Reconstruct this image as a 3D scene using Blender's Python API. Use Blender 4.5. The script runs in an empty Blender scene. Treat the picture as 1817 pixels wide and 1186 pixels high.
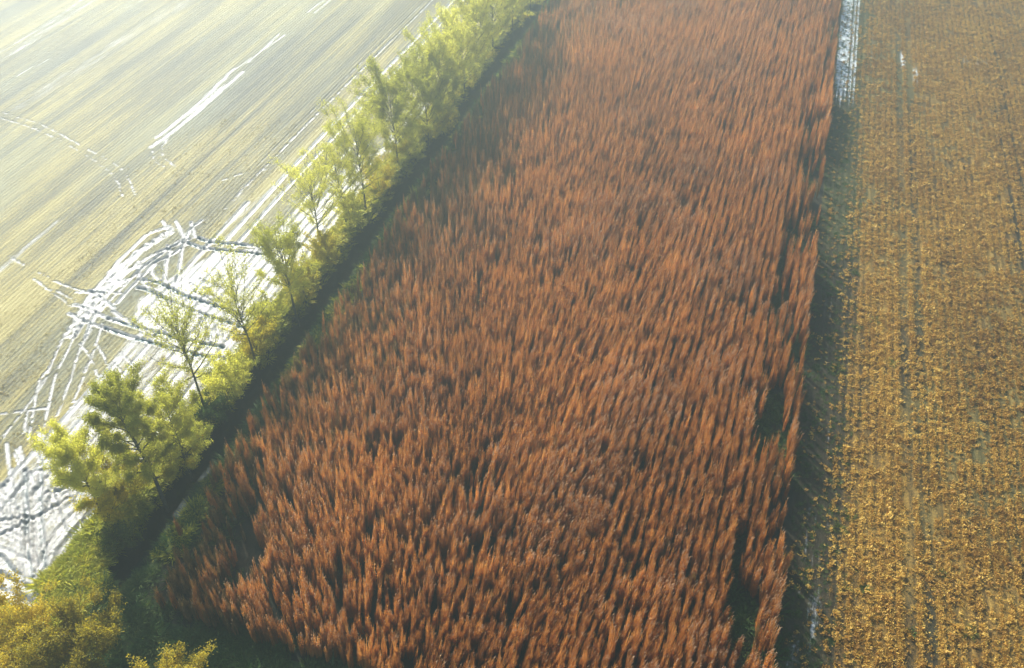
import bpy, math, random
import numpy as np
from mathutils import Vector
R_ = math.radians
rng = np.random.default_rng(7)
random.seed(7)
S = bpy.context.scene
COL = S.collection

# ------------------------------------------------------------------ camera
CAM_H, PITCH, YAW = 62.0, 41.7, 17.3            # metres, degrees below horizon, degrees left of the rows
cam = bpy.data.cameras.new('camera'); cam.sensor_width = 36.0; cam.lens = 36.0*1600/1817
cam.clip_start = 0.5; cam.clip_end = 3000
co = bpy.data.objects.new('camera', cam); COL.objects.link(co)
co.location = (0, 0, CAM_H); co.rotation_euler = (R_(90-PITCH), 0, R_(YAW))
S.camera = co

# ------------------------------------------------------------------ light
SUN_EL, SUN_AZ = 32.0, 46.0                     # azimuth measured from +Y towards -X
SUNV = Vector((-math.sin(R_(SUN_AZ))*math.cos(R_(SUN_EL)), math.cos(R_(SUN_AZ))*math.cos(R_(SUN_EL)), math.sin(R_(SUN_EL))))
W = bpy.data.worlds.new('World'); S.world = W; W.use_nodes = True
wn = W.node_tree.nodes; sky = wn.new('ShaderNodeTexSky'); sky.sky_type = 'NISHITA'
sky.sun_disc = False; sky.sun_elevation = R_(SUN_EL); sky.sun_rotation = R_(-SUN_AZ)
sky.altitude = 50; sky.dust_density = 1.5; sky.air_density = 1.0; sky.ozone_density = 1.0
W.node_tree.links.new(sky.outputs[0], wn['Background'].inputs[0]); wn['Background'].inputs[1].default_value = 0.105
sl = bpy.data.lights.new('sun', 'SUN'); sl.energy = 5.0; sl.angle = R_(0.55); sl.color = (1.0, 0.945, 0.86)
so = bpy.data.objects.new('sun', sl); COL.objects.link(so)
so.rotation_euler = SUNV.to_track_quat('Z', 'Y').to_euler(); so.location = (-60, 60, 90)
S.view_settings.view_transform = 'Standard'; S.view_settings.look = 'None'
S.view_settings.gamma = 1.0; S.view_settings.exposure = 1.30
S.cycles.max_bounces = 5; S.cycles.diffuse_bounces = 2; S.cycles.glossy_bounces = 2
S.cycles.transmission_bounces = 3; S.cycles.volume_bounces = 0; S.cycles.transparent_max_bounces = 6
S.cycles.use_denoising = True; S.cycles.sample_clamp_indirect = 4.0; S.cycles.sample_clamp_direct = 12.0

# photograph pixel (1817 x 1186) -> point on the ground, used to read the layout off the photo
def G(px, py, z=0.0):
    p, y = R_(PITCH), R_(YAW)
    fh = np.array([-math.sin(y), math.cos(y), 0]); r = np.array([math.cos(y), math.sin(y), 0]); up = np.array([0, 0, 1.])
    F = fh*math.cos(p)-up*math.sin(p); U = fh*math.sin(p)+up*math.cos(p)
    d = F+r*(px-908.5)/1600+U*(593-py)/1600
    return np.array([0, 0, CAM_H])+d*((z-CAM_H)/d[2])

# ------------------------------------------------------------------ helpers
def tag(o, label=None, cat=None, group=None, kind=None):
    if label: o['label'] = label
    if cat: o['category'] = cat
    if group: o['group'] = group
    if kind: o['kind'] = kind
    return o
def mesh_np(name, V, Fq, mat, parent=None, smooth=False, link=True, mats=None, fmat=None, shadow=True):
    """V (n,3) float, Fq (m,k) int faces of one size"""
    V = np.asarray(V, np.float32); Fq = np.asarray(Fq, np.int32); k = Fq.shape[1]; m = len(Fq)
    me = bpy.data.meshes.new(name)
    me.vertices.add(len(V)); me.vertices.foreach_set('co', V.ravel())
    me.loops.add(m*k); me.loops.foreach_set('vertex_index', Fq.ravel())
    me.polygons.add(m); me.polygons.foreach_set('loop_start', np.arange(m, dtype=np.int32)*k)
    me.polygons.foreach_set('loop_total', np.full(m, k, np.int32))
    me.polygons.foreach_set('use_smooth', np.full(m, smooth))
    for mm in (mats or [mat]): me.materials.append(mm)
    if fmat is not None: me.polygons.foreach_set('material_index', np.asarray(fmat, np.int32))
    me.update(calc_edges=True)
    o = bpy.data.objects.new(name, me)
    if link: COL.objects.link(o)
    if parent: o.parent = parent
    return o
def attr(o, name, arr, kind='FLOAT'):
    a = o.data.attributes.new(name, kind, 'POINT')
    a.data.foreach_set('value' if kind != 'FLOAT_VECTOR' else 'vector', np.asarray(arr, np.int32 if kind == 'INT' else np.float32).ravel())
def vnoise(x, y, seed=0):
    """smooth value noise on arrays, 0..1"""
    x = np.asarray(x, float); y = np.asarray(y, float)
    x, y = np.broadcast_arrays(x, y)
    xi, yi = np.floor(x).astype(int), np.floor(y).astype(int); fx, fy = x-xi, y-yi
    def h(a, b):
        n = (a*374761393+b*668265263+seed*1442695041) & 0x7fffffff
        n = ((n ^ (n >> 13))*1274126177) & 0x7fffffff
        return ((n ^ (n >> 16)) & 0xffff)/65535.0
    fx = fx*fx*(3-2*fx); fy = fy*fy*(3-2*fy)
    return (h(xi, yi)*(1-fx)+h(xi+1, yi)*fx)*(1-fy)+(h(xi, yi+1)*(1-fx)+h(xi+1, yi+1)*fx)*fy
def fbm(x, y, seed=0, o=4):
    s = 0; a = 1; t = 0
    for i in range(o):
        s = s+a*vnoise(x*2**i, y*2**i, seed+i*17); t += a; a *= .5
    return s/t
def sstep(a, b, x):
    t = np.clip((x-a)/(b-a), 0, 1); return t*t*(3-2*t)

class NT:
    """small wrapper for building node materials"""
    def __init__(s, name):
        s.m = bpy.data.materials.new(name); s.m.use_nodes = True; s.t = s.m.node_tree; s.t.nodes.clear()
    def n(s, typ, **kw):
        nd = s.t.nodes.new(typ)
        for k, v in kw.items():
            if k.startswith('i_'): s.set(nd.inputs[k[2:].replace('_', ' ')], v)
            else: setattr(nd, k, v)
        return nd
    def set(s, inp, v):
        if isinstance(v, bpy.types.NodeSocket): s.t.links.new(v, inp)
        elif isinstance(v, bpy.types.Node): s.t.links.new(v.outputs[0], inp)
        else:
            if inp.type == 'RGBA' and len(v) == 3: v = (*v, 1)
            inp.default_value = v
    def math(s, op, a, b=0.0, clamp=False):
        nd = s.n('ShaderNodeMath', operation=op, use_clamp=clamp); s.set(nd.inputs[0], a); s.set(nd.inputs[1], b); return nd.outputs[0]
    def mix(s, f, a, b, typ='MIX'):
        nd = s.n('ShaderNodeMix', data_type='RGBA', blend_type=typ); s.set(nd.inputs[0], f); s.set(nd.inputs[6], a); s.set(nd.inputs[7], b); return nd.outputs[2]
    def mixf(s, f, a, b):
        nd = s.n('ShaderNodeMix', data_type='FLOAT'); s.set(nd.inputs[0], f); s.set(nd.inputs[2], a); s.set(nd.inputs[3], b); return nd.outputs[0]
    def ramp(s, f, stops):
        nd = s.n('ShaderNodeValToRGB'); s.set(nd.inputs[0], f); e = nd.color_ramp.elements
        while len(e) < len(stops): e.new(0.5)
        for i, (p, c) in enumerate(stops): e[i].position = p; e[i].color = (*c, 1) if len(c) == 3 else c
        return nd.outputs[0]
    def sm(s, f, a, b):
        nd = s.n('ShaderNodeMapRange', interpolation_type='SMOOTHSTEP'); s.set(nd.inputs[0], f); s.set(nd.inputs[1], a); s.set(nd.inputs[2], b); return nd.outputs[0]
    def pos(s, sx=1, sy=1, sz=1, off=(0, 0, 0)):
        g = s.n('ShaderNodeNewGeometry'); mp = s.n('ShaderNodeMapping'); s.set(mp.inputs[0], g.outputs['Position'])
        mp.inputs['Scale'].default_value = (sx, sy, sz); mp.inputs['Location'].default_value = off; return mp.outputs[0]
    def noise(s, vec, scale=1.0, detail=3.0, rough=.55, dist=0.0):
        nd = s.n('ShaderNodeTexNoise'); s.set(nd.inputs['Vector'], vec); nd.inputs['Scale'].default_value = scale
        nd.inputs['Detail'].default_value = detail; nd.inputs['Roughness'].default_value = rough; nd.inputs['Distortion'].default_value = dist
        return nd.outputs['Fac']
    def at(s, name):
        return s.n('ShaderNodeAttribute', attribute_name=name).outputs['Fac']
    def bump(s, h, strength=.5, dist=.1, nrm=None):
        nd = s.n('ShaderNodeBump'); s.set(nd.inputs['Height'], h); nd.inputs['Strength'].default_value = strength; nd.inputs['Distance'].default_value = dist
        if nrm is not None: s.set(nd.inputs['Normal'], nrm)
        return nd.outputs[0]
    def bsdf(s, col, rough=.9, nrm=None, spec=.3, ior=None):
        b = s.n('ShaderNodeBsdfPrincipled'); s.set(b.inputs['Base Color'], col); s.set(b.inputs['Roughness'], rough)
        s.set(b.inputs['Specular IOR Level'], spec)
        if ior: b.inputs['IOR'].default_value = ior
        if nrm is not None: s.set(b.inputs['Normal'], nrm)
        return b.outputs[0]
    def out(s, surf=None, vol=None):
        o = s.n('ShaderNodeOutputMaterial')
        if surf is not None: s.t.links.new(surf, o.inputs[0])
        if vol is not None: s.t.links.new(vol, o.inputs[1])
        return s.m

# ------------------------------------------------------------------ materials
def field_material(name, cols, green, row, glint=1.0, dry=(.92, .15), mud_glare=(.50, .48, .44)):
    """ploughed / stubble soil with straw in rows; attributes wet, pool, tone come from the mesh"""
    t = NT(name)
    stretch = t.noise(t.pos(1, .035, 1), 1.1, 4, .6)            # long streaks along the rows
    fine = t.noise(t.pos(1, .12, 1), row*2.2, 3, .7)
    clod = t.noise(t.pos(), 3.6, 5, .85)
    patch = t.noise(t.pos(1, .35, 1, (9, 3, 0)), .06, 4, .6)
    sx = t.n('ShaderNodeSeparateXYZ'); t.set(sx.inputs[0], t.pos())
    wob = t.math('MULTIPLY', t.noise(t.pos(1, .2, 1), .5, 2), .25)
    ph = t.math('MULTIPLY', t.math('ADD', sx.outputs[0], wob), 2*math.pi*row)
    rows = t.math('MULTIPLY_ADD', t.math('SINE', ph), .5)
    rows.node.inputs[2].default_value = .5
    f = t.math('ADD', t.math('MULTIPLY', stretch, .55), t.math('MULTIPLY', t.math('SUBTRACT', clod, .12), .68))
    f = t.math('ADD', f, t.math('MULTIPLY', rows, .06))
    f = t.math('ADD', f, t.math('MULTIPLY', t.math('SUBTRACT', fine, .5), .35))
    f = t.math('ADD', f, t.math('MULTIPLY', t.math('SUBTRACT', t.noise(t.pos(1, .6, 1), 8.0, 3, .8), .5), .40))
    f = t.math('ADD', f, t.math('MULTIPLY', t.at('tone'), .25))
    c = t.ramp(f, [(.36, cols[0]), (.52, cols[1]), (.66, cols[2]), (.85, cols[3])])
    c = t.mix(t.math('MULTIPLY', t.sm(patch, .45, .62), .5), c, green)
    # wet mud: smooth films and puddles, sun and sky glare also painted pale
    wn_ = t.noise(t.pos(1, .10, 1), 1.5, 5, .7)
    wk = t.noise(t.pos(1, .5, 1), 5.0, 3, .7)
    w = t.math('ADD', t.at('wet'), t.math('MULTIPLY', t.math('SUBTRACT', wn_, .5), .9))
    w = t.math('ADD', w, t.math('MULTIPLY', t.math('SUBTRACT', wk, .5), .5))
    w = t.sm(w, .36, .80)
    w = t.math('MULTIPLY', w, t.math('GREATER_THAN', t.at('wet'), .03))
    glare_mix = t.mix(t.sm(t.noise(t.pos(1, .25, 1), 2.6, 5, .75), .38, .62), tuple(v*.62 for v in mud_glare), mud_glare)  # pale mud colour with the glare painted in, graded by noise
    c = t.mix(w, c, glare_mix)
    pool = t.at('pool')
    c = t.mix(pool, c, (.03, .075, .085))
    rough = t.mixf(w, dry[0], t.mixf(t.noise(t.pos(1, .3, 1), 4.0, 4, .7), .28, .62)); rough = t.mixf(pool, rough, .12)
    spec = t.mixf(w, dry[1], .75*glint)
    hb = t.math('ADD', t.math('MULTIPLY', clod, .7), t.math('MULTIPLY', rows, .22))
    hb = t.math('ADD', hb, t.math('MULTIPLY', stretch, .8))
    hb = t.math('MULTIPLY', hb, t.math('SUBTRACT', 1.0, t.math('MULTIPLY', t.math('MAXIMUM', t.math('MULTIPLY', w, .6), pool), .95)))
    nb = t.bump(hb, .9, .16)
    return t.out(t.bsdf(c, rough, nb, spec, 1.45))
M = {}
M['left_field'] = field_material('straw_field_soil', [(.085, .08, .06), (.20, .17, .075), (.40, .32, .10), (.50, .42, .16)], (.24, .24, .15), 1.9, 1.0, (.56, .27))
M['right_field'] = field_material('stubble_field_soil', [(.04, .034, .02), (.13, .08, .026), (.30, .18, .042), (.44, .29, .07)], (.13, .13, .05), 1.33, .9, mud_glare=(.80, .85, .85))  # pale wet colour paints the sky reflection on the lane's puddled streaks

def soil(name, a, b, c3, sc=1.0, bmp=.5):
    t = NT(name); n1 = t.noise(t.pos(), .35*sc, 5, .65); n2 = t.noise(t.pos(), 3.0*sc, 4, .7)
    f = t.math('ADD', t.math('MULTIPLY', n1, .6), t.math('MULTIPLY', n2, .4))
    return t.out(t.bsdf(t.ramp(f, [(.38, a), (.5, b), (.64, c3)]), .9, t.bump(n2, bmp, .15), .2))
M['reed_floor'] = soil('dark_leaf_litter', (.012, .022, .014), (.025, .026, .015), (.05, .034, .018))
M['bank'] = soil('grassy_bank', (.03, .06, .015), (.09, .12, .022), (.22, .19, .04))
M['verge'] = soil('grass_verge', (.02, .05, .018), (.045, .08, .022), (.11, .11, .03))
t = NT('ditch_water'); M['water'] = t.out(t.bsdf((.02, .035, .035), .06, t.bump(t.noise(t.pos(), 2.5, 2), .15, .03), .5, 1.33))

def plant_mat(name, cols, trans=.35, tcol=None, gain=1.0, zdark=None):
    """leaf or straw; colour varies per instance and per clump, light passes through"""
    t = NT(name)
    oi = t.n('ShaderNodeObjectInfo')
    nz = t.noise(t.pos(), .55, 3, .6); n2 = t.noise(t.pos(), 6.0, 2, .6)
    f = t.math('ADD', t.math('MULTIPLY', oi.outputs['Random'], .34), t.math('MULTIPLY', nz, .42))
    f = t.math('ADD', f, t.math('MULTIPLY', n2, .36))
    f = t.math('ADD', f, t.math('MULTIPLY', t.math('SUBTRACT', t.noise(t.pos(1, .5, 1), .09, 4, .6), .47), .5))
    c = t.ramp(f, [(.30, cols[0]), (.52, cols[1]), (.74, cols[2])])
    d = t.bsdf(c, .6, None, .25)
    tr = t.n('ShaderNodeBsdfTranslucent'); t.set(tr.inputs[0], t.mix(1.0, c, tcol or (1, 1, 1), 'MULTIPLY'))
    mx = t.n('ShaderNodeMixShader'); t.set(mx.inputs[0], trans); t.set(mx.inputs[1], d); t.set(mx.inputs[2], tr.outputs[0])
    return t.out(mx.outputs[0])
M['reed'] = plant_mat('rust_brown_reed', [(.19, .072, .017), (.44, .180, .038), (.70, .345, .095)], .45, (1.1, .98, .7))
M['reed_dull'] = plant_mat('dull_olive_brown_reed', [(.09, .075, .025), (.20, .13, .045), (.36, .22, .08)], .4, (1.05, 1.0, .75))
M['plume'] = plant_mat('pale_plume', [(.38, .22, .12), (.50, .32, .19), (.62, .45, .30)], .45)
M['reed_green'] = plant_mat('green_blades', [(.03, .085, .02), (.06, .13, .03), (.14, .18, .04)], .4, (1, 1.1, .6))
M['straw'] = plant_mat('yellow_straw', [(.19, .09, .022), (.50, .28, .048), (.76, .51, .11)], .35)
M['straw_pale'] = plant_mat('pale_straw', [(.26, .19, .07), (.42, .33, .12), (.56, .46, .20)], .3)
M['leaf'] = plant_mat('willow_leaves', [(.32, .325, .06), (.50, .49, .10), (.69, .66, .17)], .6, (1.25, 1.25, .6))
M['leaf_yellow'] = plant_mat('yellowing_leaves', [(.34, .32, .03), (.52, .47, .045), (.70, .61, .07)], .6, (1.25, 1.15, .5))
M['leaf_gold'] = plant_mat('golden_leaves', [(.22, .20, .025), (.42, .36, .04), (.62, .52, .07)], .55, (1.25, 1.1, .5))
M['leaf_green'] = plant_mat('green_shrub_leaves', [(.03, .075, .018), (.07, .12, .022), (.16, .18, .03)], .4, (1.1, 1.15, .5))
M['bank_grass'] = plant_mat('bank_grass_blades', [(.20, .25, .03), (.45, .46, .05), (.68, .61, .08)], .5, (1.1, 1.1, .6))
t = NT('bark'); nb = t.noise(t.pos(4, 4, .8), 2.5, 4, .7)
M['bark'] = t.out(t.bsdf(t.ramp(nb, [(.35, (.035, .04, .03)), (.65, (.13, .125, .095))]), .85, t.bump(nb, .6, .03)))

# ------------------------------------------------------------------ ground sheets
def grid(xs, ys):
    X, Y = np.meshgrid(xs, ys); nx, ny = len(xs), len(ys)
    i = np.arange(ny-1)[:, None]*nx+np.arange(nx-1)[None, :]
    Fq = np.stack([i, i+1, i+nx+1, i+nx], -1).reshape(-1, 4)
    return X.ravel(), Y.ravel(), Fq
def steps(*segs):
    out = []
    for a, b, s in segs: out.extend(np.linspace(a, b, max(1, int(round((b-a)/s))), endpoint=False))
    out.append(segs[-1][1]); return np.array(out)
FAR = 500
ys_all = steps((-FAR, -40, 60), (-40, 18, 3), (18, 78, .16), (78, 112, .24), (112, 180, .5), (180, 260, 4), (260, FAR, 40))

# -- left field: wheel ruts pressed into wet mud, read off the photograph
xs = steps((-FAR, -180, 20), (-180, -100, .6), (-100, -64, .3), (-64, -46.2, .15))
X, Y, Fq = grid(xs, ys_all)
Z = np.zeros_like(X); wet = np.zeros_like(X); pool = np.zeros_like(X)
tone = 1.3*(fbm(X*.25, Y*.02, 5)-.5)+1.3*(fbm(X*.9, Y*.012, 9)-.5)+1.0*(fbm(X*.10, Y*.045, 11)-.5)
Z += (.05*(fbm(X*1.3, Y*.25, 31)-.5)+.05*(fbm(X*2.2, Y*1.8, 33)-.5))*sstep(-72, -63, X)*(1-sstep(85, 110, Y))
def stroke(pts, w=.3, wt=1.0, dep=.08, pl=0.0, wob=.02, halo=.35, px=True, brk=0.0, seed=0):
    P = np.array([G(*q)[:2] if px else q for q in pts], float)
    # densify with a smooth curve
    if len(P) > 2:
        Q = []
        E = np.vstack([2*P[0]-P[1], P, 2*P[-1]-P[-2]])
        for i in range(1, len(E)-2):
            for u in np.linspace(0, 1, 8, endpoint=False):
                a, b, c, d = E[i-1:i+3]
                Q.append(.5*((2*b)+(c-a)*u+(2*a-5*b+4*c-d)*u*u+(3*b-a-3*c+d)*u**3))
        Q.append(P[-1]); P = np.array(Q)
    lo, hi = P.min(0)-2.2, P.max(0)+2.2
    idx = np.nonzero((X > lo[0]) & (X < hi[0]) & (Y > lo[1]) & (Y < hi[1]))[0]
    if not len(idx): return
    x = X[idx]+wob*2*(fbm(X[idx]*.8, Y[idx]*.8, 41+seed)-.5); y = Y[idx]+wob*2*(fbm(X[idx]*.8, Y[idx]*.8, 57+seed)-.5)
    D = np.full(len(idx), 1e9)
    for a, b in zip(P[:-1], P[1:]):
        ab = b-a; L = ab@ab+1e-9
        tt = np.clip(((x-a[0])*ab[0]+(y-a[1])*ab[1])/L, 0, 1)
        D = np.minimum(D, np.hypot(x-a[0]-ab[0]*tt, y-a[1]-ab[1]*tt))
    nz = fbm(X[idx]*1.7, Y[idx]*1.7, 77+seed)
    k = 1-sstep(.46, .62, nz+brk-.25) if brk else 1.0
    ww = w*(.88+.24*nz)
    core = 1-sstep(ww*.6, ww*1.1, D)
    berm = np.exp(-((D-ww*1.35)/(ww*.45))**2)
    Z[idx] += (-dep*core+dep*.7*berm*(.7+.6*fbm(X[idx]*2, Y[idx]*2, 90+seed)))*k
    wet[idx] = np.maximum(wet[idx], np.maximum(core, (1-sstep(ww*1.2, ww*1.2+halo, D))*.8)*wt*k)
    if pl: pool[idx] = np.maximum(pool[idx], (1-sstep(ww*.45, ww*.75, D))*pl*sstep(.34, .46, fbm(X[idx]*.5, Y[idx]*.5, 99+seed))*k)

def zone(poly, wt, soft=1.2, px=True):
    P = np.array([G(*q)[:2] if px else q for q in poly], float)
    lo, hi = P.min(0)-2, P.max(0)+2
    idx = np.nonzero((X > lo[0]) & (X < hi[0]) & (Y > lo[1]) & (Y < hi[1]))[0]
    x, y = X[idx], Y[idx]; ins = np.zeros(len(idx), bool); D = np.full(len(idx), 1e9)
    for a, b in zip(P, np.roll(P, -1, 0)):
        c = ((a[1] > y) != (b[1] > y)) & (x < (b[0]-a[0])*(y-a[1])/(b[1]-a[1]+1e-12)+a[0]); ins ^= c
        ab = b-a; tt = np.clip(((x-a[0])*ab[0]+(y-a[1])*ab[1])/(ab@ab+1e-9), 0, 1)
        D = np.minimum(D, np.hypot(x-a[0]-ab[0]*tt, y-a[1]-ab[1]*tt))
    s = np.where(ins, D, -D)
    wet[idx] = np.maximum(wet[idx], wt*sstep(-soft*.5, soft*.5, s+soft*.8*(fbm(x*.9, y*.12, 13)-.5)))
# wet headland beside the trees
zone([(382, 447), (500, 436), (640, 420), (560, 520), (450, 640), (400, 690), (300, 640), (230, 563), (246, 529), (328, 479)], .86)
zone([(469, 427), (560, 350), (640, 290), (700, 235), (745, 190), (770, 215), (700, 330), (600, 440), (500, 436)], .84)
zone([(745, 185), (810, 125), (850, 85), (870, 90), (800, 180), (760, 230)], .55)
zone([(300, 640), (400, 690), (330, 800), (230, 880), (150, 1000), (60, 1105), (-60, 1130), (-80, 860), (0, 850), (60, 790), (150, 740), (230, 680)], .62, 1.5)
zone([(60, 830), (150, 840), (215, 880), (150, 960), (100, 1060), (-80, 1100), (-80, 880)], .70, 1.5)
zone([(225, 600), (300, 618), (250, 690), (150, 790), (90, 850), (60, 840), (130, 720)], .58, .6)
# main wheel tracks along the rows
YR = np.arange(20, 190, 6.0)
def rowline(x0, y0, y1, **k): stroke([(x0+.35*math.sin(v*.05), v) for v in np.arange(y0, y1+.1, 4.0)], px=False, **k)
rowline(-57.35, 30, 190, w=.26, wt=1.0, dep=.05, pl=.12, halo=.2, seed=1)
rowline(-55.75, 30, 190, w=.26, wt=1.0, dep=.06, pl=.35, halo=.15, seed=2)
rowline(-60.9, 78, 190, w=.2, wt=.72, dep=.07, brk=.15, halo=.2, seed=3)
rowline(-62.0, 88, 190, w=.16, wt=.55, dep=.05, brk=.2, halo=.1, seed=4)
rowline(-58.9, 56, 80, w=.3, wt=.8, dep=.08, seed=5)
rowline(-54.2, 34, 66, w=.35, wt=.72, dep=.08, seed=6)
for q_, xq in enumerate(np.arange(-53.9, -46.6, .62)): rowline(xq, 33, 100-2.5*abs(xq+50), w=.10, wt=.55, dep=.055, halo=.1, seed=500+q_)
rowline(-52.4, 34, 100, w=.3, wt=.8, dep=.08, pl=.4, seed=7)
rowline(-50.4, 34, 100, w=.35, wt=.8, dep=.08, pl=.5, seed=8)
rowline(-48.3, 34, 110, w=.35, wt=.85, dep=.08, pl=.4, seed=9)
rowline(-47.1, 34, 110, w=.3, wt=.8, dep=.08, seed=10)
def c1(l): return [(100+x/4.39, 370+y/4.39) for x, y in l]      # three enlargements of the photograph
def c2(l): return [(x/2.965, 700+y/2.965) for x, y in l]
def c3(l): return [(x/3.953, 560+y/3.953) for x, y in l]
DEEP = dict(w=.27, wt=1.0, dep=.12, pl=1.0, halo=.22)
MID = dict(w=.19, wt=.95, dep=.10, pl=.3, halo=.25)
THIN = dict(w=.15, wt=.80, dep=.06, halo=.12)
k = 20
for l in ([(1110, 232), (1190, 260), (1400, 280), (1750, 312)], [(1030, 275), (1150, 315), (1300, 325), (1700, 368)],
          [(660, 560), (780, 575), (870, 615), (1000, 680), (1200, 745), (1450, 840)], [(640, 620), (720, 640), (860, 710), (960, 755), (1180, 840), (1540, 950)],
          [(400, 860), (540, 900), (680, 940), (850, 985), (1020, 1030), (1300, 1080)], [(380, 935), (520, 985), (680, 1030), (850, 1075), (1150, 1150), (1400, 1190)]):
    stroke(c1(l), seed=k, **DEEP); k += 1
for l in ([(880, 140), (720, 200), (600, 300), (480, 420), (370, 560), (230, 730), (150, 870), (60, 1010)],
          [(840, 200), (720, 290), (600, 380), (500, 480), (420, 580), (330, 700), (220, 880), (140, 1010)],
          [(960, 260), (800, 370), (700, 440), (600, 530), (480, 600), (380, 700), (290, 850), (230, 1010)],
          [(1000, 290), (880, 370), (760, 430), (680, 520), (560, 640), (470, 740)],
          [(1040, 240), (900, 300), (740, 370), (560, 490), (400, 640)], [(900, 160), (760, 250), (640, 330), (500, 450), (400, 560)],
          [(870, 290), (880, 340), (860, 400), (840, 600)], [(990, 240), (980, 320), (960, 450), (930, 600)],
          [(650, 420), (640, 500), (670, 570), (750, 640), (850, 700)], [(770, 440), (740, 490), (790, 560), (830, 580)],
          [(830, 100), (860, 150), (890, 190)], [(930, 100), (980, 200), (1010, 290)], [(1130, 95), (1040, 170), (990, 290)], [(1050, 110), (1080, 220), (1120, 235)],
          [(1120, 550), (1250, 610)], [(1080, 640), (1240, 730)], [(1160, 620), (1230, 720)], [(1040, 580), (1120, 640)],
          [(100, 820), (200, 870), (380, 940)], [(150, 750), (260, 790), (400, 860)], [(270, 640), (350, 700), (450, 780)], [(440, 800), (520, 860), (600, 900)],
          [(760, 990), (840, 1010)], [(1120, 860), (1140, 920)], [(1170, 860), (1200, 1030)], [(1240, 880), (1270, 1020)], [(1300, 900), (1310, 1040)]):
    stroke(c1(l), seed=k, **MID); k += 1
for l in ([(370, 560), (560, 560)], [(180, 660), (370, 650), (520, 600)], [(0, 640), (150, 720)], [(150, 655), (260, 650)]):
    stroke(c1(l), seed=k, brk=.12, **THIN); k += 1
for l in ([(530, 20), (440, 160), (360, 340), (280, 460), (240, 640), (200, 880)], [(610, 40), (520, 160), (450, 300), (390, 420), (340, 640), (310, 780)],
          [(640, 100), (560, 240), (510, 400), (440, 600), (400, 700)], [(610, 370), (560, 500), (500, 640)], [(720, 60), (640, 300), (590, 400)],
          [(500, 60), (400, 250), (300, 480), (200, 620), (60, 800), (0, 900)], [(560, 200), (630, 290), (700, 460), (770, 600)],
          [(670, 190), (740, 310), (780, 420), (830, 500)], [(840, 260), (950, 370)], [(790, 330), (900, 440)], [(0, 695), (200, 665), (330, 650)], [(190, 680), (170, 820)]):
    stroke(c3(l), seed=k, brk=.10, **THIN); k += 1
for l in ([(130, 400), (135, 560), (140, 800), (170, 970)], [(215, 400), (210, 560), (215, 700), (240, 950)], [(0, 940), (100, 1000), (200, 1030), (310, 1060), (420, 1160)],
          [(-60, 1000), (150, 1090), (300, 1150)], [(0, 850), (60, 920), (120, 980)]):
    stroke(c2(l), seed=k, w=.26, wt=1.0, dep=.12, pl=.6, halo=.2); k += 1
for l in ([(40, 460), (45, 600), (60, 760)], [(300, 380), (260, 560), (240, 640)], [(370, 540), (200, 640), (0, 740)], [(450, 560), (330, 680), (250, 800), (180, 960)],
          [(500, 600), (330, 800), (270, 960)], [(-30, 670), (150, 640)], [(90, 600), (110, 940)], [(180, 500), (190, 930)], [(400, 700), (300, 830), (290, 980)], [(250, 520), (330, 500), (420, 440)],
          [(-60, 900), (80, 1040), (160, 1090)], [(-60, 1090), (100, 1150), (240, 1180)], [(60, 560), (150, 420)], [(20, 480), (0, 620)], [(150, 600), (120, 960)]):
    stroke(c2(l), seed=k, w=.22, wt=.9, dep=.10, halo=.2); k += 1
fr = np.random.default_rng(5)
for q_ in range(46):                                     # the turning fan in the near corner
    a_ = np.array([fr.uniform(60, 300), fr.uniform(960, 1010)]); b_ = np.array([a_[0]*1.25-90+fr.normal(0, 45), fr.uniform(760, 880)])
    m_ = (a_+b_)/2+fr.normal(0, 12, 2); stroke([tuple(a_), tuple(m_), tuple(b_)], seed=700+q_, w=fr.uniform(.10, .2), wt=.85, dep=fr.uniform(.025, .045), halo=.1)
for q_ in range(14):
    y_ = fr.uniform(960, 1120); stroke([(-40, y_-40), (80, y_+10), (260, y_+75)], seed=760+q_, w=fr.uniform(.10, .2), wt=.85, dep=.035, halo=.1)
for q_ in range(5):                                     # more passes of the wide turn
    o_ = fr.uniform(0, 130); stroke(c1([(900+o_*.4, 150+o_*.8), (640+o_*.7, 300+o_), (420+o_, 520+o_*.6), (230+o_*.9, 760+o_*.4), (90+o_, 1010+o_*.2)]), seed=780+q_, w=.11, wt=.8, dep=.045, halo=.1)
# thin films far up the field, along the rows
for l, w_, wt_ in (([(-20, 120), (0, 106), (90, 50), (180, -10)], .9, .66), ([(-20, 104), (80, 45), (150, -5)], .35, .7), ([(30, 190), (160, 110), (230, 62), (345, -5)], 1.1, .66), ([(60, 175), (200, 90)], .6, .6),
                ([(268, 262), (330, 215), (430, 128)], .30, .9), ([(276, 245), (340, 195), (415, 122)], .28, .9), ([(292, 255), (310, 230), (400, 150)], .22, .85), ([(400, 135), (505, 62)], .18, .85),
                ([(440, 112), (495, 60)], .18, .85), ([(545, 22), (575, 0)], .2, .85), ([(556, 24), (590, -4)], .2, .85), ([(0, 125), (120, 60), (165, 50)], .2, .5), ([(30, 135), (85, 105)], .2, .7),
                ([(220, 15), (255, 0)], .25, .7), ([(380, 20), (430, 0)], .25, .5), ([(-30, 518), (0, 482), (100, 392)], .28, .72), ([(-30, 500), (25, 458)], .25, .72), ([(395, 385), (430, 350), (445, 330)], .25, .5),
                ([(410, 395), (470, 345)], .3, .6), ([(20, 455), (40, 470)], .25, .6)):
    stroke(l, seed=k, w=w_, wt=wt_*(.72 if w_ > .5 else .85), dep=.012, halo=w_*.9, wob=.08); k += 1
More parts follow.
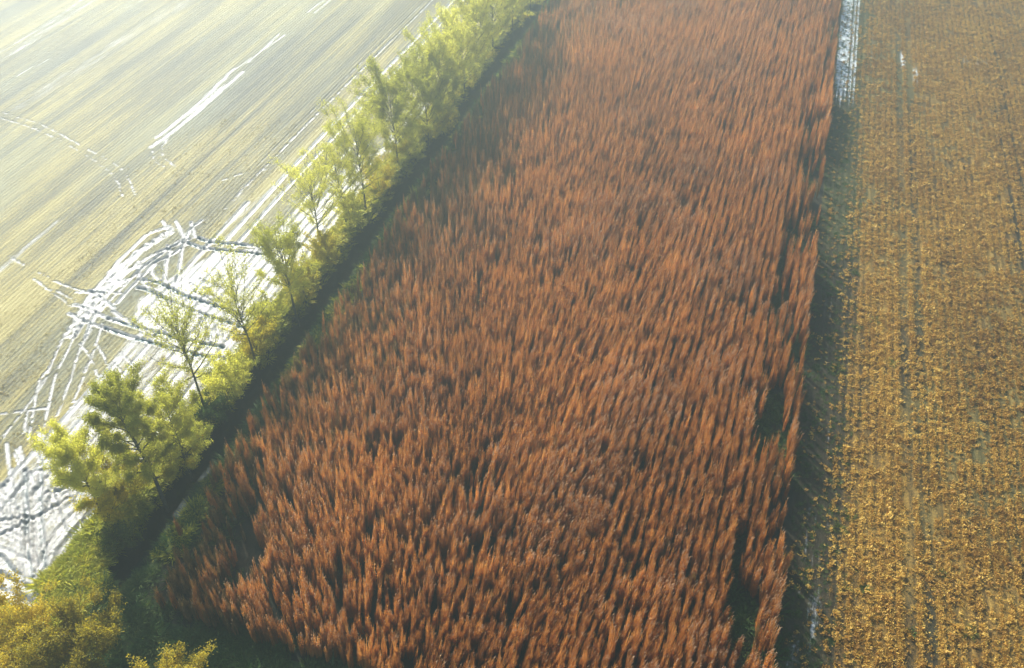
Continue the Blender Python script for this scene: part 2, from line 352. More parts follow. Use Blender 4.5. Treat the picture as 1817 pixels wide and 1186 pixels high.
for l in ([(-15, 205), (60, 228), (130, 262), (200, 310), (217, 348)], [(5, 200), (75, 222), (150, 262), (215, 300), (240, 345)],
          [(20, 458), (130, 512), (235, 522)], [(60, 495), (130, 545)], [(270, 265), (275, 285), (300, 300)], [(290, 250), (288, 275), (310, 295)], [(395, 320), (430, 308), (480, 300)]):
    stroke(l, seed=k, brk=.22, w=.20, wt=.72, dep=.06, halo=.1, wob=.05); k += 1
E_ = sstep(-46.6, -46.2, X); Z *= 1-E_; Z[(X < -179) | (Y > 259) | (Y < 0)] = 0
lf = mesh_np('field', np.stack([X, Y, Z], -1), Fq, M['left_field'], smooth=True)
attr(lf, 'wet', wet); attr(lf, 'pool', pool); attr(lf, 'tone', tone)
tag(lf, 'straw yellow ploughed field with muddy wheel ruts left of the tree line', None, None, 'structure')
LF = (X, Y, Z, wet)

# -- ground between the fields: bank, ditch, floor of the reeds
def ditch_z(x, y):
    end = sstep(28.2, 30.8, y+.6*(vnoise(x*.7, y*.3, 5)-.5))
    wv = .35*(fbm(y*.12, y*0+3, 8)-.5)
    l = sstep(-44.9+wv, -43.2+wv, x); r = 1-sstep(-41.6+wv, -39.9+wv, x)
    return -2.1*np.minimum(l, r)*end
xs = steps((-46.2, -39.2, .2), (-39.2, 8.6, 1.6))
ys2 = steps((-FAR, -40, 60), (-40, 18, 3), (18, 60, .4), (60, 180, 1.0), (180, 260, 4), (260, FAR, 40))
X, Y, Fq = grid(xs, ys2)
Z = ditch_z(X, Y)+.10*(fbm(X*.6, Y*.6, 4)-.5)*sstep(-46.2, -45.8, X)*(1-sstep(8.0, 8.6, X))
cx = X[Fq].mean(1); cy = Y[Fq].mean(1)
fm = np.where(cy < 27.3, 2, np.where(cx < -44.2, 1, 0))
tag(mesh_np('ground', np.stack([X, Y, Z], -1), Fq, None, smooth=True, mats=[M['reed_floor'], M['bank'], M['verge']], fmat=fm),
    'dark ground with a grassy ditch between the two fields', None, None, 'structure')
X, Y, Fq = grid(steps((-42.6, -41.9, .35)), steps((29, 45, 2)))
tag(mesh_np('water', np.stack([X, Y, X*0-2.04], -1), Fq, M['water']), 'dark water standing in the ditch', None, None, 'structure')

# -- right field
xs = steps((8.6, 34, .2), (34, 70, .4), (70, FAR, 20))
ys3 = steps((-FAR, -40, 60), (-40, 26, 3), (26, 180, .3), (180, 260, 4), (260, FAR, 40))
X, Y, Fq = grid(xs, ys3)
Z = (.05*(np.sin(X*2*np.pi/.75))*.45*(X < 60)+.05*(fbm(X*1.5, Y*.9, 61)-.5))*sstep(8.6, 9.4, X)*(X < 69)*(Y < 259)*(Y > 0)
tone = .7*(fbm(X*.35, Y*.03, 15)-.5)+.6*(fbm(X*.12, Y*.08, 16)-.45)-1.3*(1-sstep(11.0, 14.5, X+1.2*(fbm(X*.2, Y*.15, 19)-.5)))  # last term darkens the lane: mud plus reed shadow painted into tone
for xr in (19.55, 18.05, 31.0, 32.6): tone -= .9*np.exp(-((X-xr)/.30)**2)*sstep(.30, .42, fbm(X*.1, Y*.05, 22)); Z -= .07*np.exp(-((X-xr)/.2)**2)
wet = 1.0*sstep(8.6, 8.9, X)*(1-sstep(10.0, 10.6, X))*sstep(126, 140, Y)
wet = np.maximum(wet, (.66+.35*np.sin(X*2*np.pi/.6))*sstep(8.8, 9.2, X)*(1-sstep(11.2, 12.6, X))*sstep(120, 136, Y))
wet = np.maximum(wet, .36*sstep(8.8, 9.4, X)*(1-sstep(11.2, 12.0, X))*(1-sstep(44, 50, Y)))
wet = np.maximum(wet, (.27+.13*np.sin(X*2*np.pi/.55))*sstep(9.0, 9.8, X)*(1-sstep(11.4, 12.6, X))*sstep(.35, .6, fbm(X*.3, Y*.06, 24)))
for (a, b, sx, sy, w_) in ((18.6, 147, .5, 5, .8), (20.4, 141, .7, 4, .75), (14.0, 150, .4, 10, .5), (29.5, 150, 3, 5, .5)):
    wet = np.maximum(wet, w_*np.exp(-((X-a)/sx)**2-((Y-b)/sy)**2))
pool = wet*0
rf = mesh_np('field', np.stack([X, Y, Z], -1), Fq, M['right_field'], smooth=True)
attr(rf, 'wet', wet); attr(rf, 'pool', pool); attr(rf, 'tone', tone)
tag(rf, 'ochre stubble field in straight rows right of the reeds', None, None, 'structure')

# ------------------------------------------------------------------ blades and instancing
def ribbons(base, dirs, length, width, bend, segs=4, taper=.35, twist=None, shape=None):
    """n curved blades as quads: base (n,3), dirs (n,3) start direction, bend (n,3) added quadratically"""
    n = len(base); u = np.linspace(0, 1, segs+1)
    P = base[:, None]+dirs[:, None]*(u[None, :, None]*length[:, None, None])+bend[:, None]*(u[None, :, None]**2)*length[:, None, None]
    T = np.gradient(P, axis=1); T /= np.linalg.norm(T, axis=-1, keepdims=True)+1e-9
    a = rng.uniform(0, 2*np.pi, n) if twist is None else twist
    h = np.stack([np.cos(a), np.sin(a), np.zeros(n)], -1)
    W_ = np.cross(T, np.cross(h[:, None], T)); W_ /= np.linalg.norm(W_, axis=-1, keepdims=True)+1e-9
    prof = (1-(1-taper)*u) if shape is None else np.interp(u, *shape)
    w = width[:, None, None]*prof[None, :, None]*.5
    V = np.stack([P-W_*w, P+W_*w], 2).reshape(-1, 3)
    i = (np.arange(n)[:, None]*(segs+1)+np.arange(segs)[None])*2
    Fq = np.stack([i, i+1, i+3, i+2], -1).reshape(-1, 4)
    return V, Fq
def join(parts):
    V, F_, Mi, o = [], [], [], 0
    for v, f, m in parts: V.append(v); F_.append(f+o); Mi.append(np.full(len(f), m)); o += len(v)
    return np.concatenate(V), np.concatenate(F_), np.concatenate(Mi)
def reed_clump(seed, n=58, green=False, top=3.3, spread=.42, plumes=.5):
    r = np.random.default_rng(seed)
    a = r.uniform(0, 2*np.pi, n); q = np.sqrt(r.uniform(0, 1, n))
    base = np.stack([np.cos(a)*q*spread*.55, np.sin(a)*q*spread*.55, np.zeros(n)], -1)
    L = top*(1-.50*q**1.5)*r.uniform(.52, 1.10, n)
    out = np.stack([np.cos(a), np.sin(a), np.zeros(n)], -1)
    d = out*(q*.17)[:, None]+r.normal(0, .02, (n, 3)); d[:, 2] = 1; d /= np.linalg.norm(d, axis=1)[:, None]
    bend = -out*(q*.19)[:, None]+np.array([.015, -.01, 0])+r.normal(0, .025, (n, 3)); bend[:, 2] = -.02
    parts = []
    V, F_ = ribbons(base, d, L, r.uniform(.024, .042, n), bend, 5, shape=([0, .2, .6, 1], [.35, .9, 1.0, .25])); parts.append((V, F_, 0))
    # arching leaves off the stems
    m = n*5; ix = r.integers(0, n, m); u = r.uniform(.08, .80, m)
    b2 = base[ix]+d[ix]*(u*L[ix])[:, None]+bend[ix]*(u**2*L[ix])[:, None]
    aa = r.uniform(0, 2*np.pi, m); o2 = np.stack([np.cos(aa)*.13+.03, np.sin(aa)*.13, np.ones(m)], -1); o2 /= np.linalg.norm(o2, axis=1)[:, None]
    V, F_ = ribbons(b2, o2, r.uniform(.35, .9, m), r.uniform(.016, .034, m), np.stack([np.cos(aa)*.10+.04, np.sin(aa)*.10, -r.uniform(.0, .2, m)], -1), 2, taper=.3); parts.append((V, F_, 0))
    k_ = int(n*plumes); ix = r.permutation(n)[:k_]
    if k_:
        b3 = base[ix]+d[ix]*(.95*L[ix])[:, None]+bend[ix]*(.9*L[ix])[:, None]
        V, F_ = ribbons(b3, d[ix]+np.array([.12, 0, 0]), r.uniform(.16, .34, k_), r.uniform(.03, .055, k_), np.tile([.3, 0, -.2], (k_, 1)), 2, taper=.4); parts.append((V, F_, 1))
    return join(parts)
def source(name, parts, mats):
    V, F_, Mi = parts
    return mesh_np(name, V, F_, None, link=False, mats=mats, fmat=Mi)
def scatter(name, pts, rot, scl, idx, sources, label, kind='stuff'):
    """ONE object whose geometry nodes stand a blade clump on every point"""
    me = bpy.data.meshes.new(name); me.vertices.add(len(pts)); me.vertices.foreach_set('co', np.asarray(pts, np.float32).ravel())
    o = bpy.data.objects.new(name, me); COL.objects.link(o)
    attr(o, 'rot', rot, 'FLOAT_VECTOR'); attr(o, 'scl', scl, 'FLOAT_VECTOR'); attr(o, 'idx', idx, 'INT')
    ng = bpy.data.node_groups.new(name, 'GeometryNodeTree')
    ng.interface.new_socket('Geometry', in_out='INPUT', socket_type='NodeSocketGeometry')
    ng.interface.new_socket('Geometry', in_out='OUTPUT', socket_type='NodeSocketGeometry')
    N, L = ng.nodes, ng.links
    gi, go = N.new('NodeGroupInput'), N.new('NodeGroupOutput'); jn = N.new('GeometryNodeGeometryToInstance')
    for s in reversed(sources):
        oi = N.new('GeometryNodeObjectInfo'); oi.inputs['Object'].default_value = s; oi.inputs['As Instance'].default_value = True
        L.new(oi.outputs['Geometry'], jn.inputs[0])
    ip = N.new('GeometryNodeInstanceOnPoints'); ip.inputs['Pick Instance'].default_value = True
    L.new(gi.outputs[0], ip.inputs['Points']); L.new(jn.outputs[0], ip.inputs['Instance'])
    def na(nm, ty):
        x = N.new('GeometryNodeInputNamedAttribute'); x.data_type = ty; x.inputs['Name'].default_value = nm
        return [q for q in x.outputs if q.enabled and q.name == 'Attribute'][0]
    L.new(na('idx', 'INT'), ip.inputs['Instance Index'])
    er = N.new('FunctionNodeEulerToRotation'); L.new(na('rot', 'FLOAT_VECTOR'), er.inputs[0]); L.new(er.outputs[0], ip.inputs['Rotation'])
    L.new(na('scl', 'FLOAT_VECTOR'), ip.inputs['Scale']); L.new(ip.outputs[0], go.inputs[0])
    md = o.modifiers.new('scatter', 'NODES'); md.node_group = ng
    return tag(o, label, None, None, kind)

# ------------------------------------------------------------------ the reed field
SRC_N = 10
reeds = [source('reed_clump', reed_clump(100+i, n=26+3*(i % 3), top=3.3+.18*(i % 4), spread=.30, plumes=(.3 if i < 7 else .9)), [M['reed'], M['plume']]) for i in range(SRC_N)]
reeds += [source('dull_reed_clump', reed_clump(140+i, n=24, top=2.7+.2*i, plumes=.2, spread=.3), [M['reed_dull'], M['plume']]) for i in range(3)]
xr = np.arange(-39.3, 8.2, .80); yr = np.arange(27.6, 192, .165)
XX, YY = np.meshgrid(xr, yr); XX = XX.ravel(); YY = YY.ravel(); n = len(XX)
XX = XX+rng.normal(0, 1, n)*np.where(XX > -6, .13, .20)+.3*(fbm(YY*.05, XX*.1, 2)-.5); YY = YY+rng.uniform(-.35, .35, n)
dens = fbm(XX*.28, YY*.16, 71)
edgeR = sstep(3.2, 7.5, XX)                              # thin rows at the right margin
keep = rng.uniform(0, 1, n) < np.where(dens < .36, .45, .88)*np.where(fbm(XX*1.1, YY*.8, 72) < .36, .4, 1.0)-.75*edgeR*sstep(.40, .58, fbm(XX*.4, YY*.10, 73))-.0
gap = ((XX > 4.2) & (XX < 7.6) & (fbm(XX*.7, YY*.22, 79) > .575)); keep &= ~gap
left = 1-sstep(-39, -33, XX)
keep &= rng.uniform(0, 1, n) > .62*left*sstep(.38, .56, fbm(XX*.3, YY*.2, 83))
keep &= (XX > -37.6+1.6*(fbm(YY*.3, XX*.3, 87)-.5)) | (rng.uniform(0, 1, n) < .5)
keep &= ~((XX < -31) & (YY < 40) & (fbm(XX*.5, YY*.35, 84) > .56))
edge_y = 27.6+1.2*(fbm(XX*.3, XX*0, 85)-.5)+.10*np.clip(XX+15, 0, 30)
keep &= YY > edge_y
XX, YY = XX[keep], YY[keep]; n = len(XX)
ht = .95+.40*(fbm(XX*.16, YY*.12, 91))+rng.normal(0, .11, n)+.28*(fbm(XX*1.2, YY*.7, 92)-.5); ht *= 1-.16*(1-sstep(-39, -35, XX))
wd = rng.uniform(.5, 1.05, n)
tiltx = .12*np.exp(-((XX+12)/13)**2)-.05*sstep(-2, 6, XX)+.10*(fbm(XX*.1, YY*.08, 93)-.5)+rng.normal(0, .035, n); tilty = rng.normal(0, .04, n)+.06*(fbm(XX*.1, YY*.1, 94)-.5)
mix = (fbm(XX*.12, YY*.1, 95) > .60) | (rng.uniform(0, 1, n) < .06)
idx = np.where(mix, rng.integers(7, 10, n), rng.integers(0, 7, n))
dull = np.clip(1-sstep(-39, -24, XX+9*(fbm(XX*.1, YY*.07, 98)-.5)), 0, 1)*.9+.05
idx = np.where(rng.uniform(0, 1, n) < dull*(.55+.9*(fbm(XX*.3, YY*.2, 99)-.3)), rng.integers(10, 13, n), idx)
rot = np.stack([-tilty, tiltx, rng.uniform(-.6, .6, n)], -1)
# clumps that stand by themselves beyond the margin become things of their own; the mass stays one object
scatter('reeds', np.stack([XX, YY, XX*0], -1), rot, np.stack([wd, wd, ht], -1), idx, reeds,
        'dense strip of rust brown tall reeds between the ditch and the stubble field')

# single clumps standing apart at the corner beside the dark wheel lane
def clump_thing(name, x, y, seed, n, top, lab, grp, cat='grass clump', mats=None, spread=.4, z=0, green=False):
    V, F_, Mi = reed_clump(seed, n, top=top, spread=spread, plumes=0)
    e = bpy.data.objects.new(name, None); e.location = (x, y, z); COL.objects.link(e); e.empty_display_size = .3
    mesh_np('blades', V, F_, (mats or [M['reed']])[0], parent=e)
    tag(e, lab, cat, grp)
for i, (px, py, top, n_, lab) in enumerate([
        (1335, 1168, 2.2, 22, 'thin dry reed clump nearest the bottom of the photo in the dark lane edge'),
        (1362, 1150, 1.9, 16, 'spindly reed clump just right of the thin one at the bottom corner of the strip'),
        (1378, 1066, 2.6, 26, 'narrow reed clump leaning outward where the strip margin turns ragged, second lowest on the right'),
        (1392, 1010, 3.0, 44, 'full rust clump jutting farthest into the dark lane low on the right margin'),
        (1347, 1100, 2.4, 24, 'sparse reed clump standing alone in the gap of the lower right margin')]):
    p = G(px, py); clump_thing('reed_clump', p[0], p[1], 300+i, n_, top, lab, 'lone reed clumps at the lower right margin')

# green undergrowth showing in the gaps of the strip and at its end
def tuft_parts(seed, n=34, h=.5, sp=.25, w=(.03, .06), out=.5):
    r = np.random.default_rng(seed); a = r.uniform(0, 2*np.pi, n); q = np.sqrt(r.uniform(0, 1, n))
    base = np.stack([np.cos(a)*q*sp, np.sin(a)*q*sp, np.zeros(n)], -1)
    d = np.stack([np.cos(a)*q*out, np.sin(a)*q*out, np.ones(n)], -1); d /= np.linalg.norm(d, axis=1)[:, None]
    V, F_ = ribbons(base, d, h*r.uniform(.5, 1.1, n), r.uniform(*w, n), np.stack([np.cos(a)*.4, np.sin(a)*.4, -r.uniform(.2, .6, n)], -1), 3, taper=.2)
    return V, F_, np.zeros(len(F_), int)
green = [source('undergrowth_tuft', tuft_parts(400+i, 40, .5, .38, (.04, .08), .8), [M['reed_green']]) for i in range(4)]
bankg = [source('bank_tuft', tuft_parts(410+i, 44, .34, .34, (.05, .09), .9), [M['bank_grass']]) for i in range(4)]
def spread(n, x0, x1, y0, y1, f=None):
    x = rng.uniform(x0, x1, n); y = rng.uniform(y0, y1, n)
    if f is not None: k_ = f(x, y); x, y = x[k_], y[k_]
    return x, y
def scat(name, x, y, z, src, s, label):
    n = len(x); sc = s*.9*np.exp(rng.normal(0, .32, n))
    scatter(name, np.stack([x, y, z], -1), np.stack([rng.normal(0, .15, n), rng.normal(0, .15, n), rng.uniform(0, 6.28, n)], -1), np.stack([sc, sc, sc], -1), rng.integers(0, len(src), n), src, label)
a, b = [], []
for q in [(2600, -41.2, -39.4, 28, 185, None), (3800, 3.0, 8.4, 28, 190, lambda x, y: (fbm(x*.7, y*.22, 79) > .55) | (fbm(x*.3, y*.2, 74) > .62)),
          (5200, -39.6, -27, 26, 190, lambda x, y: (fbm(x*.3, y*.2, 83) > .5) & (x < -39+12*rng.uniform(0, 1, len(x))**2)),
          (5200, -46, 12, 17, 28.5, lambda x, y: (fbm(x*.4, y*.4, 86) > .40) & (y < 28.5+.1*np.clip(x+15, 0, 30)))]:
    x, y = spread(*q); a.append(x); b.append(y)
x = np.concatenate(a); y = np.concatenate(b)
scat('undergrowth', x, y, ditch_z(x, y), green, 1.0, 'low dark green grass in the gaps and at the end of the reed strip')
x, y = spread(5500, 8.7, 14.5, 28, 185, lambda x, y: rng.uniform(0, 1, len(x)) < .9*(1-sstep(10.5, 14.5, x))+.1)
scat('weedy_clods', x, y, x*0, green, .30, 'small dark weeds and clods along the shaded wheel lane beside the reeds')
a, b = [], []
for q in [(7000, -46.4, -43.9, 26, 185, lambda x, y: rng.uniform(0, 1, len(x)) < .9-.5*sstep(-45, -43.9, x)), (1800, -40.3, -38.8, 29, 185, lambda x, y: fbm(x*.2, y*.2, 96) > .5),
          (11000, -50.0, -42.5, 17, 36.5, lambda x, y: ((x < -44.2) | (y < 29)) & (x > np.where(y > 27, -47.3, np.where(y > 24.3, -45.6, -60))+1.0*fbm(y*.8, x*.3, 97)-.2))]:
    x, y = spread(*q); a.append(x); b.append(y)
x = np.concatenate(a); y = np.concatenate(b)
scat('bank_grass', x, y, np.where(x < -46.2, 0, ditch_z(x, y)), bankg, 1.1, 'yellow green grass covering the ditch banks and the corner verge')

# ------------------------------------------------------------------ straw and stubble on both fields
def litter_parts(seed, n=16, s=.16):
    r = np.random.default_rng(seed); c = r.normal(0, s*.55, (n, 3)); c[:, 1] *= 1.5; c[:, 2] = np.abs(c[:, 2])*.9+.02
    d = r.normal(0, 1, (n, 3)); d[:, 2] = np.abs(d[:, 2])*.7+.15; d /= np.linalg.norm(d, axis=1)[:, None]
    V, F_ = ribbons(c, d, r.uniform(.08, .17, n), r.uniform(.05, .10, n), r.normal(0, .1, (n, 3)), 1, taper=.7)
    return V, F_, np.zeros(len(F_), int)
lit = [source('straw_litter', litter_parts(500+i), [M['straw']]) for i in range(6)]
litp = [source('pale_straw_litter', litter_parts(520+i, 12, .15), [M['straw_pale']]) for i in range(4)]
n = 230000
y = 28+152*rng.uniform(0, 1, n)**1.12; x = rng.uniform(9.0, 70, n)
ok = x < 16+.30*y; x, y = x[ok], y[ok]
x = np.round(x/.75)*.75+rng.normal(0, .13, len(x))
dn = .6*fbm(x*.5, y*.35, 103)+.4*fbm(x*1.6, y*.7, 104)
ok = (rng.uniform(0, 1, len(x)) < sstep(.28, .58, dn)*sstep(10.6, 15.6, x+2*(fbm(x*.2, y*.15, 19)-.5))+.06)
for xr_ in (19.55, 18.05, 31.0, 32.6): ok &= (np.abs(x-xr_) > .30) | (rng.uniform(0, 1, len(x)) < .12+.7*(fbm(y*.07, x*.5, 23) > .5))
x, y = x[ok], y[ok]
scat('straw_litter', x, y, x*0+.02, lit, .82, 'ochre crop stubble and straw scattered in rows over the right field')
n = 90000
y = 24+150*rng.uniform(0, 1, n)**1.3; x = -47.2-rng.uniform(0, 1, n)**1.2*95
ok = (x > -62-.62*y+8) | True; x, y = x[ok], y[ok]
x = np.round(x/.52)*.52+rng.normal(0, .12, len(x))
# no straw where wheels have churned the mud
gx = np.clip(((x+64)/17.8*119).astype(int), 0, 118)
X, Y, Z, wet = LF
xu = np.unique(X); yu = np.unique(Y); Wg = wet.reshape(len(yu), len(xu))
wv = Wg[np.clip(np.searchsorted(yu, y), 0, len(yu)-1), np.clip(np.searchsorted(xu, x), 0, len(xu)-1)]
ok = (wv < .25) & (x > -66-14*rng.uniform(0, 1, len(x))) & (y < 100) & (rng.uniform(0, 1, len(x)) < sstep(.34, .62, .6*fbm(x*.8, y*.05, 107)+.4*fbm(x*.3, y*.3, 108)))
x, y = x[ok], y[ok]
scat('straw_litter', x, y, x*0+.02, litp, .42, 'pale straw scattered in rows over the ploughed left field')

# ------------------------------------------------------------------ trees
def tube(P, Rr, k=6):
    P = np.asarray(P, float); n = len(P); T = np.gradient(P, axis=0); T /= np.linalg.norm(T, axis=1)[:, None]+1e-9
    ref = np.array([1., .3, .1]); A = np.cross(T, ref); A /= np.linalg.norm(A, axis=1)[:, None]+1e-9; B = np.cross(T, A)
    an = np.arange(k)/k*2*np.pi
    V = P[:, None]+(A[:, None]*np.cos(an)[None, :, None]+B[:, None]*np.sin(an)[None, :, None])*np.asarray(Rr)[:, None, None]
    i = np.arange(n-1)[:, None]*k+np.arange(k)[None]; j = np.arange(n-1)[:, None]*k+(np.arange(k)[None]+1) % k
    return V.reshape(-1, 3), np.stack([i, j, j+k, i+k], -1).reshape(-1, 4)
def plant_tree(name, x, y, z, h, rad, nleaf, lab, cat, grp, leaf='leaf', base=.28, seed=0, lean=(0, 0), nlimb=None, tr=None, upright=.9, leafsize=.15, stems=1, low=None):
    r = np.random.default_rng(seed+1000)
    root = bpy.data.objects.new(name, None); root.location = (x, y, z); COL.objects.link(root); root.empty_display_size = .5
    tag(root, lab, cat, grp)
    wood, tips = [], []
    nlimb = nlimb or int(20+rad*5)
    tr = tr or h*.014
    trunks = []
    for s in range(stems):
        a0 = r.uniform(0, 6.28); sp = 0 if stems == 1 else r.uniform(.15, .35)
        u = np.linspace(0, 1, 9); hh = h*(1 if s == 0 else r.uniform(.75, .95))
        w1, w2 = r.normal(0, .12, 2)
        P = np.stack([lean[0]*u*h+np.sin(u*5+w1*9)*.06*h*.35*u+np.cos(a0)*sp*rad*u*1.6, lean[1]*u*h+np.cos(u*4+w2*9)*.05*h*.35*u+np.sin(a0)*sp*rad*u*1.6, u*hh*.94], -1)
        P -= P[0]; P[:, :2] += r.normal(0, .12, 2)*(stems > 1)
        P[0, 2] = -.25
        trunks.append(P); wood.append((*tube(P, tr*(1-.86*u)*(1 if s == 0 else .7), 7), 0))
    for i in range(nlimb*stems):
        P = trunks[i % stems]; u0 = base+(.96-base)*((i//stems+.5)/nlimb)**.85; u0 = min(u0+r.normal(0, .02), .97)
        p0 = np.array([np.interp(u0*8, np.arange(9), P[:, c]) for c in range(3)])
        az = i*2.4+r.normal(0, .35)
        v = (u0-base)/(1-base)
        env = (np.sin(np.pi*np.clip(.16+.80*v, 0, 1))**.75)*(1-.25*v)
        L = rad*env*r.uniform(.7, 1.25)+.35
        el = upright*(.55+.5*v)+r.normal(0, .10)
        d = np.array([math.cos(az)*math.cos(el), math.sin(az)*math.cos(el), math.sin(el)])
        uu = np.linspace(0, 1, 5); L3 = L/max(math.cos(el), .45)
        Q = p0+d*(uu*L3)[:, None]+np.array([0, 0, .10*L3])*(uu**2)[:, None]+r.normal(0, .05*L3, (5, 3))*uu[:, None]
        rr = tr*(.34*(1-v)+.10)
        wood.append((*tube(Q, rr*(1-.8*uu)+.006, 4), 0))
        nt = 7+int(L*2.6)
        for j in range(nt):
            s = r.uniform(.25, 1.0); q0 = np.array([np.interp(s*4, np.arange(5), Q[:, c]) for c in range(3)])
            dd = d+r.normal(0, .6, 3)+np.array([0, 0, .25]); dd /= np.linalg.norm(dd); l = r.uniform(.35, .95)*(.5+.16*rad)
            Tt = q0+dd*(np.linspace(0, 1, 3)*l)[:, None]
            wood.append((*tube(Tt, np.array([.016, .011, .005]), 3), 0)); tips.append((q0, Tt[-1], l))
    V, F_, _ = join(wood)
    mesh_np('trunk', V, F_, M['bark'], parent=root, smooth=True)
    # leaves hang in elongated sprays along the twigs
    A = np.array([q[0] for q in tips]); B = np.array([q[1] for q in tips]); nT = len(A)
    wgt = r.gamma(2.2, 1, nT); wgt /= wgt.sum(); ix = r.choice(nT, nleaf, p=wgt); s = r.uniform(.1, 1.15, nleaf)
    C = A[ix]+(B-A)[ix]*s[:, None]+r.normal(0, .09+.034*rad, (nleaf, 3))
    a1 = r.normal(0, 1, (nleaf, 3)); a1 /= np.linalg.norm(a1, axis=1)[:, None]; a2 = np.cross(a1, r.normal(0, 1, (nleaf, 3))); a2 /= np.linalg.norm(a2, axis=1)[:, None]
    sz = leafsize*r.uniform(.6, 1.3, nleaf); a1 *= sz[:, None]*.62; a2 *= sz[:, None]*.42
    V = np.stack([C-a1, C-a2, C+a1, C+a2], 1).reshape(-1, 3); F_ = np.arange(nleaf*4).reshape(-1, 4)
    low_ = C[:, 2] < (low or 0)*h
    tot = np.where(low_ & (r.uniform(0, 1, nleaf) < .75), 1, 0)
    mesh_np('crown', V, F_, None, parent=root, mats=[M[leaf], M['leaf_yellow']], fmat=tot)
    return root
GT = 'willow trees in a row along the ditch'
# base pixel, height m, crown radius m, leaves, crown start
TREES = [
 ('T', 190, 930, 9.8, 2.4, 15000, .30, 'nearest tree of the ditch row, round olive crown beside the churned mud', {}),
 ('T', 287, 882, 15.2, 2.5, 26000, .34, 'tallest tree of the row, broad yellow green crown on a dark bare trunk', {}),
 ('T', 333, 828, 10.4, 2.5, 14000, .22, 'narrow dense yellow tree pressed against the right of the tallest tree', {}),
 ('T', 376, 738, 11.6, 3.0, 3600, .42, 'thin leaning tree with hardly any leaves beyond the tallest tree', {}),
 ('T', 461, 642, 10.6, 2.8, 3400, .42, 'almost leafless slender tree in front of the bright mud and deep ruts', {}),
 ('T', 533, 556, 11.2, 3.0, 8500, .40, 'tree with thick dark trunk where the upper ruts reach the ditch', {}),
 ('T', 578, 450, 9.6, 2.9, 4200, .38, 'sparse tree with see-through crown before the bright strip of mud', {}),
 ('T', 622, 402, 8.6, 2.4, 4200, .36, 'small sparse tree left of the wide two limbed tree', {}),
 ('T', 655, 372, 10.6, 4.0, 11000, .30, 'wide open crowned tree halfway along the row, mud shining through its leaves', {}),
 ('T', 712, 292, 10.2, 3.7, 17000, .18, 'dense rounded pale tree just beyond the wide open one', {}),
 ('T', 765, 245, 9.8, 3.6, 15000, .16, 'full pale crown pressed against the dense rounded tree', {}),
 ('T', 792, 210, 11.4, 4.0, 17000, .16, 'taller pale green tree in the close packed far half of the row', {}),
 ('T', 830, 160, 10.4, 3.6, 13000, .18, 'hazy crown behind the taller pale tree, sixth from the far end', {}),
 ('T', 852, 128, 12.4, 4.0, 15000, .22, 'tall far tree with visible limbs whose crown nears the top edge', {}),
 ('T', 880, 85, 11.6, 3.6, 13000, .20, 'washed out far tree, third from the far end of the row', {}),
 ('T', 915, 48, 9.4, 3.0, 9000, .20, 'faint tree cut by the top edge, second from the far end', {}),
 ('T', 946, 8, 8.4, 3.2, 8000, .14, 'farthest tree of the row at the very top edge', {}),
]
for i, (_, px, py, h, rad, nl, bs, lab, kw) in enumerate(TREES):
    p = G(px, py); p[0] -= .5*(i > 2); z = float(ditch_z(np.array([p[0]]), np.array([p[1]]))[0])
    ls = .098 if py > 350 else .135
    plant_tree('willow_tree', p[0], p[1], z, h, rad*(1.12 if py < 300 else 1), int(nl*(3.0 if py > 350 else 2.3)), lab, 'tree', GT, base=bs, seed=i*7+3, lean=(random.uniform(-.03, .02), random.uniform(-.02, .02)), leafsize=ls, low=.42, upright=1.12, tr=h*.013)
GB = 'bushes growing between the ditch trees'
BUSH = [
 (225, 925, 3.0, 2.2, 5000, 'leaf_yellow', 'orange tinged bush at the foot of the nearest ditch tree'),
 (262, 880, 4.6, 2.2, 6500, 'leaf_yellow', 'bright yellow bush left of the trunk of the tallest tree'),
 (352, 812, 4.2, 2.0, 6000, 'leaf', 'drooping olive bush hanging over the ditch below the narrow yellow tree'),
 (402, 745, 3.2, 1.8, 4500, 'leaf_green', 'dark green bush at the foot of the thin leaning tree'),
 (428, 705, 4.8, 2.6, 8000, 'leaf', 'large yellow green bush between the two nearly leafless trees'),
 (478, 630, 3.8, 2.2, 6000, 'leaf_yellow', 'bright yellow bush right of the almost leafless slender tree'),
 (500, 590, 3.4, 1.9, 4500, 'leaf', 'olive bush left of the thick dark trunk'),
 (556, 530, 4.8, 2.3, 7000, 'leaf_yellow', 'tall yellow bush right of the thick dark trunk'),
 (598, 470, 3.6, 2.0, 5000, 'leaf_yellow', 'small yellow bush below the see-through crown'),
 (637, 405, 4.0, 2.1, 5000, 'leaf', 'pale bush between the small sparse tree and the wide one'),
 (690, 345, 4.6, 2.4, 6000, 'leaf_yellow', 'yellow bush leaning over the ditch under the wide open crown'),
 (742, 280, 3.6, 2.2, 4500, 'leaf', 'pale bush under the dense rounded tree'),
 (800, 222, 4.2, 2.4, 4500, 'leaf_yellow', 'hazy yellow bush under the taller pale tree'),
 (236, 965, 2.0, 1.5, 2600, 'leaf_green', 'low dark green shrub on the shaded bank by the ditch end'),
]
for i, (px, py, h, rad, nl, lf_, lab) in enumerate(BUSH):
    p = G(px, py); p[0] -= 1.3; rad *= .78; h *= .9; z = float(ditch_z(np.array([p[0]]), np.array([p[1]]))[0])
    plant_tree('willow_bush', p[0], p[1], z, h, rad, int(nl*1.4), lab, 'bush', GB, leaf=lf_, base=.06, seed=200+i, nlimb=9, tr=.05, upright=.9, leafsize=.13, stems=3)
GC = 'golden trees in the near corner'
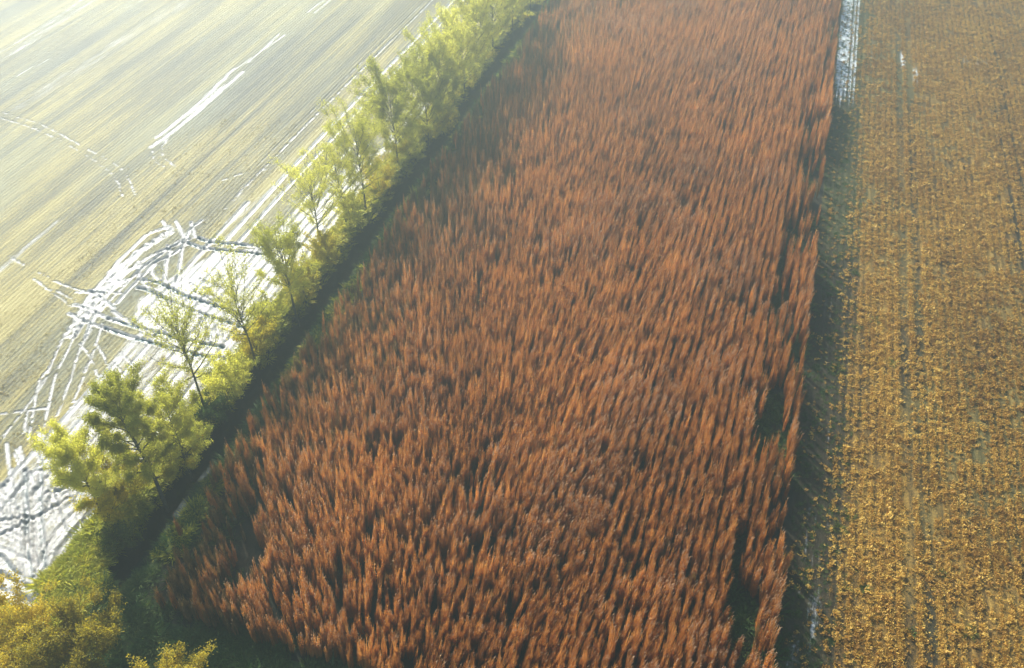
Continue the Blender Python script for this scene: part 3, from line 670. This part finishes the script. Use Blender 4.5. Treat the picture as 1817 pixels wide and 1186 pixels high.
for i, (x, y, h, rad, nl, lab) in enumerate([(-43.6, 21.2, 4.9, 2.9, 15000, 'golden round crown cut by the left edge in the bottom corner'),
        (-38.9, 21.6, 4.7, 2.9, 16000, 'golden domed crown in the bottom corner, middle of its three'),
        (-31.6, 21.5, 4.2, 2.4, 11000, 'smaller golden crown standing apart at the bottom edge, before the dark verge')]):
    plant_tree('golden_tree', x, y, 0, h, rad, int(nl*1.8), lab, 'tree', GC, leaf='leaf_gold', base=.15, seed=260+i, nlimb=22, tr=.12, upright=.8, leafsize=.12, stems=2)

# ------------------------------------------------------------------ weeds on the stubble
GW = 'green weeds dotted over the stubble'
for i, (px, py, s, lab) in enumerate([(1553, 571, .5, 'dark green weed on the stubble level with the brightest green gap of the reeds'), (1583, 646, .5, 'round blue green weed, the one farthest right in the middle of the stubble'),
        (1488, 655, .6, 'dark weed in the shaded lane, closest to the reeds'), (1473, 604, .45, 'flat brownish weed at the lane edge above the dark lane weed'), (1520, 583, .42, 'small weed in stubble left of the dark green one'),
        (1519, 486, .4, 'tiny weed farthest up the stubble beside the shadow edge'), (1488, 938, .5, 'pale green weed beside the lower end of the shadow'), (1671, 1019, .4, 'weed sitting in the bare wheel line of the stubble'),
        (1720, 1123, .5, 'fresh green weed low on the right, farthest right of all'), (1618, 1123, .38, 'light green weed between the two wheel lines near the bottom'), (1507, 918, .5, 'dark weed in stubble right of the pale green one'), (1534, 1047, .4, 'small grey green weed near the bottom of the stubble margin')]):
    p = G(px, py); v, f_, m_ = tuft_parts(600+i, 46, s, s*.7, (.05, .10), .9)
    o = mesh_np('weed', v, f_, M['leaf_green']); o.location = (p[0], p[1], .02); tag(o, lab, 'weed', GW)

# ------------------------------------------------------------------ haze
hx = 505
V = [(x, y, z) for z in (-3.0, 63.5) for y in (-hx, hx) for x in (-hx, hx)]
t = NT('haze_air'); vo = t.n('ShaderNodeVolumePrincipled'); vo.inputs['Color'].default_value = (.74, .94, .94, 1); vo.inputs['Density'].default_value = .0036; vo.inputs['Anisotropy'].default_value = .80
hz = mesh_np('haze', V, [(0, 2, 3, 1), (4, 5, 7, 6), (0, 1, 5, 4), (2, 6, 7, 3), (0, 4, 6, 2), (1, 3, 7, 5)], t.out(None, vo.outputs[0]))
tag(hz, 'pale sunlit haze hanging over the fields', None, None, 'stuff')
